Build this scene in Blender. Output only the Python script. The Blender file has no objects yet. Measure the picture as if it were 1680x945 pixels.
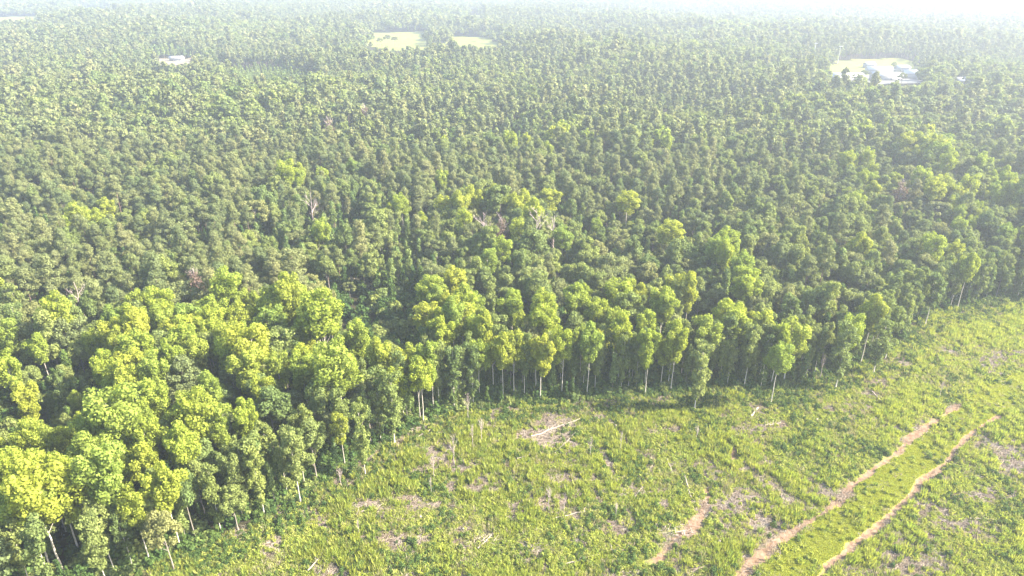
import bpy, math, random
import numpy as np
from mathutils import Vector

# ------------------------------------------------------------------ camera, world, sun, exposure
R = math.radians
SC = bpy.context.scene
C = SC.collection
CAMH = 115.0
PITCH = R(25.1)
FPX = 1135.0                      # focal length in pixels of the 1680 wide photograph
cam = bpy.data.objects.new('camera', bpy.data.cameras.new('camera'))
C.objects.link(cam)
cam.location = (0, 0, CAMH)
cam.rotation_euler = (R(90) - PITCH, 0, 0)
cam.data.sensor_width = 36
cam.data.lens = 36 * FPX / 1680
cam.data.clip_start = 1
cam.data.clip_end = 20000
SC.camera = cam

SUN_AZ = R(93)                    # clockwise from the view direction
SUN_EL = R(37)
world = bpy.data.worlds.new('World'); SC.world = world
world.use_nodes = True
wn = world.node_tree.nodes; wl = world.node_tree.links
bg = wn['Background']
sky = wn.new('ShaderNodeTexSky'); sky.sky_type = 'NISHITA'
sky.sun_disc = False; sky.sun_elevation = SUN_EL; sky.sun_rotation = SUN_AZ
sky.air_density = 1.0; sky.dust_density = 2.0; sky.ozone_density = 1.0
wl.new(sky.outputs[0], bg.inputs[0]); bg.inputs[1].default_value = 0.12
sd = bpy.data.lights.new('sun', 'SUN'); sd.energy = 5.0; sd.angle = R(0.6); sd.color = (1, 0.905, 0.755)
sun = bpy.data.objects.new('sun', sd); C.objects.link(sun)
sv = Vector((math.sin(SUN_AZ) * math.cos(SUN_EL), math.cos(SUN_AZ) * math.cos(SUN_EL), math.sin(SUN_EL)))
sun.rotation_euler = sv.to_track_quat('Z', 'Y').to_euler()
sun.location = (300, 200, 400)
SC.view_settings.view_transform = 'Standard'; SC.view_settings.look = 'None'
SC.view_settings.exposure = 2.35; SC.view_settings.gamma = 1.0
SC.view_settings.use_curve_mapping = False
SC.render.engine = 'CYCLES'
cy = SC.cycles
cy.use_denoising = True
cy.max_bounces = 6; cy.diffuse_bounces = 3; cy.glossy_bounces = 1; cy.transmission_bounces = 3
cy.transparent_max_bounces = 4; cy.volume_bounces = 1
HAZE_DENSITY = 0.00030
HAZE_COLOR = (0.60, 0.665, 0.765, 1)
HAZE_ANISO = 0.28

rng = np.random.default_rng(11)
random.seed(5)

# ------------------------------------------------------------------ picture <-> ground
cp, sp_ = math.cos(PITCH), math.sin(PITCH)

def smooth(a, b, t):
    t = np.clip((t - a) / (b - a), 0, 1)
    return t * t * (3 - 2 * t)

def vnoise(x, y, seed=0):
    """value noise on arrays, 0..1"""
    x = np.asarray(x, float); y = np.asarray(y, float)
    xi = np.floor(x).astype(np.int64); yi = np.floor(y).astype(np.int64)
    fx = x - xi; fy = y - yi
    fx = fx * fx * (3 - 2 * fx); fy = fy * fy * (3 - 2 * fy)
    def h(a, b):
        n = (a * 374761393 + b * 668265263 + seed * 974634777) & 0xFFFFFFFF
        n = ((n ^ (n >> 13)) * 1274126177) & 0xFFFFFFFF
        return ((n ^ (n >> 16)) & 0xFFFF) / 65535.0
    return (h(xi, yi) * (1 - fx) + h(xi + 1, yi) * fx) * (1 - fy) + (h(xi, yi + 1) * (1 - fx) + h(xi + 1, yi + 1) * fx) * fy

def fbm(x, y, s, seed=0, octs=3):
    v = 0; a = 0.5; t = 0
    for o in range(octs):
        v = v + a * vnoise(np.asarray(x) / s, np.asarray(y) / s, seed + o); t += a; a *= .5; s *= .5
    return v / t

def hgt(x, y):
    """terrain height"""
    x = np.asarray(x, float); y = np.asarray(y, float)
    d = np.sqrt(x * x + y * y)
    far = smooth(380, 900, d)
    h = far * ((fbm(x, y, 420, 3, 3) - .5) * 26)
    near = (1 - smooth(330, 420, d)) * ((fbm(x, y, 45, 9, 2) - .5) * 1.6)
    return h + near

def ground(px, py, z=0.0):
    """point of the place that the photograph shows at pixel (px, py), at height z over the terrain"""
    u = (px - 840) / FPX; v = (py - 472.5) / FPX
    dy = cp - v * sp_; dz = sp_ + v * cp
    h = z
    for _ in range(12):
        t = (CAMH - h) / dz
        x, y = u * t, dy * t
        h = 0.5 * h + 0.5 * (z + float(hgt(x, y)))
    t = (CAMH - h) / dz
    return u * t, dy * t

def proj(x, y, z):
    dz = z - CAMH
    depth = y * cp - dz * sp_
    depth = np.maximum(depth, 1e-3)
    up = y * sp_ + dz * cp
    return 840 + FPX * x / depth, 472.5 - FPX * up / depth, depth

def inpoly(px, py, poly):
    px = np.asarray(px, float); py = np.asarray(py, float)
    ins = np.zeros(px.shape, bool)
    n = len(poly)
    for i in range(n):
        x1, y1 = poly[i]; x2, y2 = poly[(i + 1) % n]
        if y1 == y2: continue
        c = ((y1 > py) != (y2 > py)) & (px < (x2 - x1) * (py - y1) / (y2 - y1) + x1)
        ins ^= c
    return ins

def distline(x, y, line):
    """distance to a polyline, arrays"""
    best = np.full(np.shape(x), 1e9)
    for (x1, y1), (x2, y2) in zip(line[:-1], line[1:]):
        dx, dy = x2 - x1, y2 - y1
        t = np.clip(((x - x1) * dx + (y - y1) * dy) / (dx * dx + dy * dy), 0, 1)
        best = np.minimum(best, np.hypot(x - x1 - t * dx, y - y1 - t * dy))
    return best

G = lambda pts: [ground(*p) for p in pts]

# the forest edge on the ground
EDGE = G([(60, 1010), (120, 965), (220, 935), (330, 900), (430, 850), (500, 805), (560, 768), (640, 718), (700, 690), (760, 672),
          (860, 660), (1000, 650), (1100, 644), (1200, 640), (1300, 634), (1370, 612), (1430, 588), (1475, 560), (1500, 528),
          (1560, 505), (1640, 497), (1760, 492), (1960, 484)])
CLEAR = [(-90, 40)] + EDGE + [(420, 300), (420, 40)]

# ------------------------------------------------------------------ mesh helpers
def new_mesh(name, V, F, mat=None, smoothf=False, mats=None, midx=None):
    """V (n,3) floats, F (m,k) ints with k 3 or 4"""
    V = np.asarray(V, np.float32); F = np.asarray(F, np.int32)
    me = bpy.data.meshes.new(name)
    me.vertices.add(len(V)); me.vertices.foreach_set('co', V.ravel())
    k = F.shape[1]
    me.loops.add(F.size); me.loops.foreach_set('vertex_index', F.ravel())
    me.polygons.add(len(F)); me.polygons.foreach_set('loop_start', np.arange(0, F.size, k, dtype=np.int32))
    if midx is not None: me.polygons.foreach_set('material_index', np.asarray(midx, np.int32))
    me.update(calc_edges=True)
    if smoothf: me.polygons.foreach_set('use_smooth', np.ones(len(F), bool))
    for m in (mats or ([mat] if mat else [])): me.materials.append(m)
    return me

def link(name, me, parent=None, loc=(0, 0, 0), rotz=0, scale=1, **props):
    o = bpy.data.objects.new(name, me); C.objects.link(o)
    o.location = loc; o.rotation_euler = (0, 0, rotz)
    o.scale = (scale,) * 3 if np.isscalar(scale) else scale
    if parent is not None: o.parent = parent
    for k, v in props.items():
        if v: o[k] = v
    return o

class MB:
    """collects quads"""
    def __init__(s): s.V = []; s.F = []; s.n = 0
    def add(s, V, F):
        s.V.append(np.asarray(V, float)); s.F.append(np.asarray(F, int) + s.n); s.n += len(V)
    def tube(s, pts, radii, k=6, cap=True):
        pts = np.asarray(pts, float); n = len(pts)
        V = []
        for i in range(n):
            d = pts[min(i + 1, n - 1)] - pts[max(i - 1, 0)]
            d /= (np.linalg.norm(d) + 1e-9)
            a = np.cross(d, (0, 0, 1) if abs(d[2]) < .9 else (1, 0, 0)); a /= np.linalg.norm(a)
            b = np.cross(d, a)
            for j in range(k):
                t = 2 * math.pi * j / k
                V.append(pts[i] + radii[i] * (math.cos(t) * a + math.sin(t) * b))
        F = [(i * k + j, i * k + (j + 1) % k, (i + 1) * k + (j + 1) % k, (i + 1) * k + j) for i in range(n - 1) for j in range(k)]
        if cap and k == 6:
            for base in (0, (n - 1) * k):
                F += [(base, base + 1, base + 2, base + 3), (base, base + 3, base + 4, base + 5)]
        s.add(V, F)
    def box(s, x0, x1, y0, y1, z0, z1):
        V = [(x, y, z) for z in (z0, z1) for y in (y0, y1) for x in (x0, x1)]
        s.add(V, [(0, 2, 3, 1), (4, 5, 7, 6), (0, 1, 5, 4), (2, 6, 7, 3), (0, 4, 6, 2), (1, 3, 7, 5)])
    def mesh(s, name, mat, smoothf=False):
        return new_mesh(name, np.vstack(s.V), np.vstack(s.F), mat, smoothf)

# ------------------------------------------------------------------ materials
def nodes(name):
    m = bpy.data.materials.new(name); m.use_nodes = True
    t = m.node_tree; t.nodes.clear()
    out = t.nodes.new('ShaderNodeOutputMaterial')
    return m, t, out

def leaf_mat(name, cols, trans=0.35, island=0.35, tmul=(1.25, 1.25, 0.65)):
    """cols: colour stops picked per tree; every leaf also varies"""
    m, t, out = nodes(name)
    N = t.nodes.new; L = t.links.new
    oi = N('ShaderNodeObjectInfo'); ramp = N('ShaderNodeValToRGB')
    el = ramp.color_ramp.elements
    while len(el) < len(cols): el.new(0.5)
    for i, c in enumerate(cols):
        el[i].position = i / max(1, len(cols) - 1); el[i].color = (*c, 1)
    L(oi.outputs['Random'], ramp.inputs[0])
    geo = N('ShaderNodeNewGeometry')
    mr = N('ShaderNodeMapRange'); mr.inputs['To Min'].default_value = 1 - island; mr.inputs['To Max'].default_value = 1 + island
    L(geo.outputs['Random Per Island'], mr.inputs['Value'])
    mul = N('ShaderNodeVectorMath'); mul.operation = 'SCALE'
    L(ramp.outputs[0], mul.inputs[0]); L(mr.outputs[0], mul.inputs['Scale'])
    d = N('ShaderNodeBsdfDiffuse'); L(mul.outputs[0], d.inputs[0])
    tr = N('ShaderNodeBsdfTranslucent')
    tm = N('ShaderNodeVectorMath'); tm.operation = 'MULTIPLY'; tm.inputs[1].default_value = tmul
    L(mul.outputs[0], tm.inputs[0]); L(tm.outputs[0], tr.inputs[0])
    mix = N('ShaderNodeMixShader'); mix.inputs[0].default_value = trans
    L(d.outputs[0], mix.inputs[1]); L(tr.outputs[0], mix.inputs[2])
    L(mix.outputs[0], out.inputs[0])
    return m

def plain_mat(name, c1, c2, scale=4.0, rough=0.9, coord='Object'):
    m, t, out = nodes(name)
    N = t.nodes.new; L = t.links.new
    tc = N('ShaderNodeTexCoord'); nz = N('ShaderNodeTexNoise'); nz.inputs['Scale'].default_value = scale
    nz.inputs['Detail'].default_value = 5
    L(tc.outputs[coord], nz.inputs['Vector'])
    mx = N('ShaderNodeMix'); mx.data_type = 'RGBA'
    mx.inputs[6].default_value = (*c1, 1); mx.inputs[7].default_value = (*c2, 1)
    L(nz.outputs[0], mx.inputs[0])
    b = N('ShaderNodeBsdfPrincipled'); b.inputs['Roughness'].default_value = rough
    b.inputs['Specular IOR Level'].default_value = 0.2
    L(mx.outputs[2], b.inputs['Base Color']); L(b.outputs[0], out.inputs[0])
    return m

M = {}
M['lime'] = leaf_mat('lime_leaves', [(0.268, 0.312, 0.044), (0.228, 0.285, 0.048), (0.300, 0.322, 0.048), (0.195, 0.262, 0.056)], .44)
M['mid'] = leaf_mat('green_leaves', [(0.162, 0.202, 0.060), (0.200, 0.232, 0.072), (0.117, 0.162, 0.054), (0.218, 0.252, 0.068)], .38)
M['oak'] = leaf_mat('dull_green_leaves', [(0.165, 0.192, 0.070), (0.195, 0.212, 0.084), (0.130, 0.165, 0.066), (0.220, 0.225, 0.085)], .35)
M['pine'] = leaf_mat('pine_needles', [(0.145, 0.172, 0.062), (0.180, 0.196, 0.078), (0.112, 0.148, 0.060), (0.202, 0.206, 0.086)], .3, .3)
M['young'] = leaf_mat('young_leaves', [(0.150, 0.205, 0.064), (0.185, 0.228, 0.070), (0.125, 0.185, 0.062)], .38)
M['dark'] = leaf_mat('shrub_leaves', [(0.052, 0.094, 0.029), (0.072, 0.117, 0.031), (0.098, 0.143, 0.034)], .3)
M['weed'] = leaf_mat('weed_leaves', [(0.272, 0.315, 0.056), (0.312, 0.335, 0.066), (0.226, 0.292, 0.056), (0.335, 0.340, 0.100), (0.172, 0.238, 0.060)], .42)
M['grass'] = leaf_mat('track_grass', [(0.300, 0.330, 0.045), (0.330, 0.340, 0.060), (0.260, 0.310, 0.045)], .4)
M['straw'] = leaf_mat('dry_stalks', [(.38, .34, .22), (.30, .26, .19), (.34, .34, .14)], .3)
M['rust'] = leaf_mat('withered_leaves', [(.170, .120, .090), (.150, .105, .085)], .25)
M['bark'] = plain_mat('grey_bark', (.13, .11, .09), (.27, .24, .20), 1.5)
M['palebark'] = plain_mat('pale_bark', (.30, .265, .21), (.60, .55, .46), 1.2)
M['pinebark'] = plain_mat('pine_bark', (.11, .075, .055), (.22, .16, .12), 1.5)
M['deadwood'] = plain_mat('bleached_wood', (.22, .18, .145), (.44, .38, .31), 2.0)
M['twigs'] = plain_mat('bare_twigs', (.15, .113, .082), (.27, .215, .165), 2.0)
M['snagwood'] = plain_mat('pinkish_dead_twigs', (.34, .27, .25), (.46, .38, .35), 2.0)

# ------------------------------------------------------------------ leaf clouds
def quads(P, Nn, S, asp=1.0, r=rng):
    """leaf quads at points P facing roughly Nn with size S"""
    n = len(P)
    Nn = Nn / (np.linalg.norm(Nn, axis=1, keepdims=True) + 1e-9)
    a = np.cross(Nn, r.normal(size=(n, 3))); a /= (np.linalg.norm(a, axis=1, keepdims=True) + 1e-9)
    b = np.cross(Nn, a)
    s = S.reshape(-1, 1) * .5
    k1 = r.uniform(.75, 1.25, (n, 1)); k2 = r.uniform(.75, 1.25, (n, 1))
    V = np.stack([P - a * s - b * s * asp * k1, P + a * s * k2 - b * s * asp, P + a * s + b * s * asp * k1, P - a * s * k2 + b * s * asp], 1).reshape(-1, 3)
    F = np.arange(4 * n).reshape(n, 4)
    return V, F

def sph(n, r=rng):
    v = r.normal(size=(n, 3)); return v / np.linalg.norm(v, axis=1, keepdims=True)

def lobes_crown(lobes, per, size, jit=.55, r=rng, flat=1.0, asp=1.0, inner=.25, up=.25):
    """lobes: list of (centre, radius (3)); leaves on each lobe's skin"""
    Ps, Ns = [], []
    tot = sum(l[1][0] * l[1][1] for l in lobes)
    for c, rad in lobes:
        n = max(6, int(per * len(lobes) * rad[0] * rad[1] / tot))
        d = sph(n, r)
        rr = np.where(r.random(n) < inner, r.uniform(.3, .9, n), r.uniform(.82, 1.22, n))
        Ps.append(np.asarray(c) + d * np.asarray(rad) * rr[:, None])
        nn = d / np.asarray(rad); nn /= np.linalg.norm(nn, axis=1, keepdims=True)
        nn = nn + r.normal(size=(n, 3)) * jit; nn[:, 2] += up
        Ns.append(nn)
    P = np.vstack(Ps); Nn = np.vstack(Ns)
    S = size * r.uniform(.65, 1.35, len(P))
    return quads(P, Nn, S, asp, r)

def crown_lobes(kind, r):
    """lobe layout of a crown in a tree of total height 1 unit = metres (H about 22)"""
    L = []
    if kind == 'lime':            # tall, cauliflower topped, H 23
        H = 23.0; cz = 14.9; rx = 3.9 * r.uniform(.88, 1.15); rz = 7.8
        old = r.random() < .4
        for i in range(58 if old else 0):            # one broad rounded head
            d = sph(1, r)[0]; k = r.uniform(.45, .95); rad = r.uniform(.7, 1.25)
            if d[2] > -.75: L.append((np.array([d[0] * rx * k, d[1] * rx * k, cz + .8 + d[2] * (rz - 1.6) * k]), (rad, rad, rad)))
        for p in range(0 if old else int(r.integers(5, 8))):       # upright plumes of different height
            a = r.uniform(0, 6.283); o = (0 if p == 0 else r.uniform(1.4, 2.9)); top = 22.8 - (0 if p == 0 else r.uniform(.5, 5.0)); ln = r.uniform(5.5, 9.5) if p else 12.0
            for i in range(int(ln * 1.6)):
                t = r.random() ** .8; zz = top - .9 - (1 - t) * (ln - .9); w = 1.85 * math.sin(min(1, (1 - t) * 2.2 + .12) * 1.57) * (1 - .35 * (1 - t))
                e = r.uniform(0, 6.283); q = w * r.uniform(.3, 1.05); k = o * (.45 + .55 * t) + .0; rad = r.uniform(.6, 1.15)
                L.append((np.array([math.cos(a) * k * rx / 3.4 + math.cos(e) * q, math.sin(a) * k * rx / 3.4 + math.sin(e) * q, zz]), (rad, rad, rad * 1.1)))
    elif kind == 'mid':           # round, H 19
        H = 19.0; cz = 12.6; rx = 4.1 * r.uniform(.85, 1.15); rz = 6.6
        for p in range(int(r.integers(4, 7))):       # billows of different height
            a = r.uniform(0, 6.283); o = (0 if p == 0 else r.uniform(1.4, 3.0)); cz_ = (cz + 2 if p == 0 else cz + r.uniform(-3.2, 1.6)); w = r.uniform(1.5, 2.4); h_ = w * r.uniform(1.1, 1.7)
            for i in range(15):
                d = sph(1, r)[0]; k = r.uniform(.4, .95); rad = r.uniform(.6, 1.2)
                L.append((np.array([math.cos(a) * o * rx / 4.1 + d[0] * w * k, math.sin(a) * o * rx / 4.1 + d[1] * w * k, cz_ + d[2] * h_ * k]), (rad, rad, rad * .9)))
    elif kind == 'oak':           # spreading, billowing small lumps, H 17
        H = 17.0; cz = 10.9; rx = 4.7 * r.uniform(.85, 1.15); rz = 5.6
        for i in range(58):
            d = sph(1, r)[0]
            if d[2] < -.45: continue
            k = r.uniform(.6, .93)
            rad = r.uniform(.7, 1.3)
            L.append((np.array([d[0] * rx * k, d[1] * rx * k, cz + d[2] * (rz - .9) * k]), (rad, rad, rad * .75)))
    elif kind == 'pine':          # flat-topped tiers of needle pads, H 21
        H = 21.0
        for i in range(44):
            t = r.uniform(0, 1) ** .75
            z = 10.6 + t * 9.6
            R_ = (3.3 * (1 - t) ** .5 + .35) * r.uniform(.25, 1)
            a = r.uniform(0, 6.283)
            rad = r.uniform(.65, 1.1)
            L.append((np.array([math.cos(a) * R_, math.sin(a) * R_, z - R_ * .12]), (rad, rad, rad * .8)))
    elif kind == 'young':         # narrow upright, H 14
        H = 14.0
        for i in range(26):
            t = r.uniform(0, 1)
            z = 4.5 + t * 9.2
            R_ = (1.35 * (1 - t) ** .6 + .1) * r.uniform(.1, 1)
            a = r.uniform(0, 6.283); rad = r.uniform(.45, .9)
            L.append((np.array([math.cos(a) * R_, math.sin(a) * R_, z]), (rad, rad, rad * 1.35)))
    elif kind == 'edge':          # tall thin, leafy sprays all down the stem, H 21
        H = 21.0; lo_ = r.choice((3.0, 7.5, 9.5))
        for i in range(44):
            t = r.uniform(0, 1) ** .75
            z = lo_ + t * (20.4 - lo_)
            R_ = (.5 + 2.3 * math.sin(min(1, t * 1.15) * math.pi * .62) * (1 - .35 * t)) * r.uniform(.15, 1)
            a = r.uniform(0, 6.283); rad = r.uniform(.45, 1.05)
            L.append((np.array([math.cos(a) * R_, math.sin(a) * R_, z]), (rad, rad, rad * .95)))
    elif kind == 'shrub':         # low mound, H 4
        H = 4.0
        for i in range(16):
            d = sph(1, r)[0]; d[2] = abs(d[2]); k = r.uniform(.3, 1)
            rad = r.uniform(.5, .95)
            L.append((np.array([d[0] * 1.9 * k, d[1] * 1.9 * k, .5 + d[2] * 2.4 * k]), (rad, rad, rad * .9)))
    return L, H

SPEC = {'lime': (125, .30, 1.0), 'mid': (150, .31, 1.0), 'oak': (140, .30, 1.0), 'pine': (105, .42, .38), 'young': (50, .36, 1.0),
        'edge': (100, .30, 1.0), 'shrub': (60, .40, 1.0)}
UP = {'pine': .5}

def make_crown(kind, seed, lod=0, mat=None):
    r = np.random.default_rng(seed)
    L, H = crown_lobes(kind, r)
    per, size, asp = SPEC[kind]
    if lod == 1: per = max(6, int(per * .13)); size = size * 2.7; asp = min(1, asp * 1.6)
    if lod == 2: per = max(3, int(per * .04)); size = size * 4.4; asp = 1
    V, F = lobes_crown(L, per, size, .5 if kind != 'pine' else .45, r, asp=asp, inner=.25 if lod == 0 else .1, up=UP.get(kind, .2))
    return V, F, L, H

def make_trunk(kind, L, H, seed):
    r = random.Random(seed)
    mb = MB()
    top = {'pine': .93, 'lime': .80, 'edge': .9, 'young': .9}.get(kind, .66) * H
    rb = {'lime': .17, 'mid': .22, 'oak': .26, 'pine': .20, 'young': .10, 'edge': .135}[kind]
    lean = r.uniform(-.5, .5), r.uniform(-.5, .5)
    pts = []; n = 8
    for i in range(n):
        t = i / (n - 1)
        pts.append((lean[0] * t * t + r.uniform(-.09, .09) * (i > 0), lean[1] * t * t + r.uniform(-.09, .09) * (i > 0), -.4 + t * (top + .4)))
    rad = [rb * (1.35 if i == 0 else 1) * (1 - .78 * i / (n - 1)) for i in range(n)]
    mb.tube(pts, rad)
    pick = sorted(L, key=lambda l: l[0][2])
    step = max(1, len(pick) // 13)
    for l in pick[::step]:
        c = l[0]; z0 = max(c[2] - abs(c[0]) * .55 - abs(c[1]) * .55 - 1.2, H * .22)
        z0 = min(z0, top * .97)
        t = (z0 + .4) / (top + .4); i = min(int(t * (n - 1)), n - 2); f = t * (n - 1) - i
        p0 = np.array(pts[i]) * (1 - f) + np.array(pts[i + 1]) * f
        p2 = np.array(c) * np.array([.9, .9, 1]); pm = (p0 + p2) / 2 + np.array([r.uniform(-.2, .2), r.uniform(-.2, .2), -.15])
        rr = rb * .34 * (1 - .5 * t)
        mb.tube([p0, pm, p2], [rr, rr * .65, rr * .25], 6, False)
    return mb

BARKS = {'lime': 'palebark', 'mid': 'bark', 'oak': 'bark', 'pine': 'pinebark', 'young': 'bark', 'edge': 'palebark'}
CROWN, TRUNK, FULL = {}, {}, {}
HT = {'lime': 23., 'mid': 19., 'oak': 17., 'pine': 21., 'young': 14., 'edge': 21., 'shrub': 4.}
NV = {'lime': 6, 'mid': 5, 'oak': 5, 'pine': 6, 'young': 3, 'edge': 5, 'shrub': 3}
CMAT = {'lime': 'lime', 'mid': 'mid', 'oak': 'oak', 'pine': 'pine', 'young': 'young', 'edge': 'mid', 'shrub': 'dark'}
for kind, n in NV.items():
    for v in range(n):
        V, F, L, H = make_crown(kind, 100 * len(kind) + v + 7)
        CROWN[kind, v] = new_mesh(kind + '_crown', V, F, M[CMAT[kind]])
        if kind != 'shrub':
            tb = make_trunk(kind, L, H, 31 * v + len(kind))
            TRUNK[kind, v] = tb.mesh(kind + '_trunk', M[BARKS[kind]], True)
            for lod in (0, 1, 2):
                if lod: V, F, L2, _ = make_crown(kind, 100 * len(kind) + v + 7, lod)
                if lod == 2: FULL[kind, v, lod] = new_mesh('m', V, F, M[CMAT[kind]]); continue
                TV = np.vstack(tb.V); TF = np.vstack(tb.F)
                FULL[kind, v, lod] = new_mesh('m', np.vstack([TV, V]), np.vstack([TF, F + len(TV)]), mats=[M[CMAT[kind]], M[BARKS[kind]]],
                                              midx=[1] * len(TF) + [0] * len(F))
        else:
            for lod in (0, 1, 2):
                if lod: V, F, L2, _ = make_crown(kind, 100 * len(kind) + v + 7, lod)
                FULL[kind, v, lod] = new_mesh('m', V, F, M['dark'])

# ------------------------------------------------------------------ scatter (stuff only)
def scatter(name, pts, idx, rot, scl, meshes, label, category=None):
    """one object: the meshes repeated at the points"""
    pts = np.asarray(pts, np.float32); n = len(pts)
    me = bpy.data.meshes.new(name); me.vertices.add(n); me.vertices.foreach_set('co', pts.ravel())
    a = me.attributes.new('pick', 'INT', 'POINT'); a.data.foreach_set('value', np.asarray(idx, np.int32))
    R3 = np.zeros((n, 3), np.float32)
    if np.ndim(rot) == 1: R3[:, 2] = rot
    else: R3[:] = rot
    a = me.attributes.new('turn', 'FLOAT_VECTOR', 'POINT'); a.data.foreach_set('vector', R3.ravel())
    S3 = np.asarray(scl, np.float32)
    if S3.ndim == 1: S3 = np.repeat(S3[:, None], 3, 1)
    a = me.attributes.new('size', 'FLOAT_VECTOR', 'POINT'); a.data.foreach_set('vector', S3.astype(np.float32).ravel())
    o = link(name, me, kind='stuff', label=label, category=category)
    ng = bpy.data.node_groups.new(name, 'GeometryNodeTree')
    ng.interface.new_socket('Geometry', in_out='INPUT', socket_type='NodeSocketGeometry')
    ng.interface.new_socket('Geometry', in_out='OUTPUT', socket_type='NodeSocketGeometry')
    N = ng.nodes.new; L = ng.links.new
    gi = N('NodeGroupInput'); go = N('NodeGroupOutput'); jn = N('GeometryNodeJoinGeometry')
    def attr(nm, ty):
        q = N('GeometryNodeInputNamedAttribute'); q.data_type = ty; q.inputs['Name'].default_value = nm
        return q.outputs['Attribute']
    ip, ir, isz = attr('pick', 'INT'), attr('turn', 'FLOAT_VECTOR'), attr('size', 'FLOAT_VECTOR')
    for k, m in enumerate(meshes):
        if not np.any(np.asarray(idx) == k): continue
        src = bpy.data.objects.new('source', m)
        oi = N('GeometryNodeObjectInfo'); oi.inputs['Object'].default_value = src; oi.inputs['As Instance'].default_value = False
        g2 = N('GeometryNodeGeometryToInstance'); L(oi.outputs['Geometry'], g2.inputs[0])
        cm = N('FunctionNodeCompare'); cm.data_type = 'INT'; cm.operation = 'EQUAL'
        L(ip, cm.inputs[2]); cm.inputs[3].default_value = k
        io = N('GeometryNodeInstanceOnPoints')
        L(gi.outputs[0], io.inputs['Points']); L(cm.outputs[0], io.inputs['Selection'])
        L(oi.outputs['Geometry'], io.inputs['Instance']); L(ir, io.inputs['Rotation']); L(isz, io.inputs['Scale'])
        L(io.outputs[0], jn.inputs[0])
        ng.nodes.remove(g2)
    L(jn.outputs[0], go.inputs[0])
    md = o.modifiers.new('scatter', 'NODES'); md.node_group = ng
    return o

# ------------------------------------------------------------------ the lie of the land
RUT_A = G([(1205, 960), (1235, 925), (1290, 880), (1335, 850), (1375, 825), (1400, 795), (1440, 765), (1475, 740), (1490, 720), (1530, 695), (1560, 672), (1572, 664)])
RUT_B = G([(1335, 960), (1360, 930), (1400, 895), (1450, 855), (1490, 820), (1510, 790), (1550, 762), (1570, 735), (1600, 705), (1640, 683)])
RUT_C = G([(1595, 652), (1625, 640), (1660, 612), (1700, 580)])
LANE = G([(1270, 975), (1330, 905), (1400, 850), (1450, 810), (1490, 765), (1530, 725), (1600, 675), (1650, 645), (1760, 600)])
RUT_D = G([(1040, 950), (1085, 910), (1110, 885), (1140, 865), (1158, 832), (1162, 800)])
RUT_E = G([(1188, 725), (1203, 738), (1203, 757)])
PATH = G([(200, 938), (330, 905), (420, 862), (500, 812), (560, 778), (640, 728), (700, 700), (760, 680), (860, 668), (1000, 655)])
PATCH = [(880, 715, 42, 12, .9), (930, 700, 40, 9, .7), (800, 795, 30, 14, .6), (610, 820, 45, 14, .7), (640, 890, 45, 22, .8), (590, 850, 30, 12, .5),
         (1090, 890, 40, 20, .6), (800, 885, 40, 16, .6), (740, 830, 30, 10, .4), (1000, 805, 30, 22, .5), (860, 905, 25, 14, .6),
         (1650, 735, 50, 14, .9), (1655, 775, 55, 12, .8), (1640, 812, 50, 14, .9), (1600, 870, 40, 16, .5), (1480, 925, 60, 18, .7), (1400, 870, 30, 8, .5),
         (1440, 628, 28, 8, .8), (1430, 648, 20, 10, .7), (1550, 575, 22, 9, .7), (1580, 590, 40, 10, .4), (1250, 860, 22, 12, .5), (720, 745, 25, 20, .5),
         (560, 930, 40, 14, .8), (460, 930, 45, 12, .6), (1100, 700, 30, 8, .4), (1180, 770, 22, 12, .3), (1330, 780, 30, 10, .4), (1640, 590, 40, 12, .6),
         (1270, 700, 30, 7, .5), (700, 640, 1, 1, 0)]
FURROWS = [G(q) for q in ([(985, 735), (1020, 800), (1038, 860)], [(1050, 740), (1075, 790), (1092, 830)], [(955, 765), (985, 825), (1012, 880)],
           [(1000, 690), (1045, 750)], [(905, 760), (925, 830), (940, 880)], [(1095, 745), (1105, 775)], [(520, 850), (560, 900), (575, 950)],
           [(820, 740), (850, 800)], [(1180, 800), (1230, 860)], [(640, 800), (680, 850)], [(1560, 800), (1640, 870)], [(1500, 860), (1600, 930)])]
PATCHG = []
for (x, y, a, b, s) in PATCH:
    c = ground(x, y); e1 = ground(x + a, y); e2 = ground(x, y - b)
    PATCHG.append((c[0], c[1], abs(e1[0] - c[0]), abs(e2[1] - c[1]), s))

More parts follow.
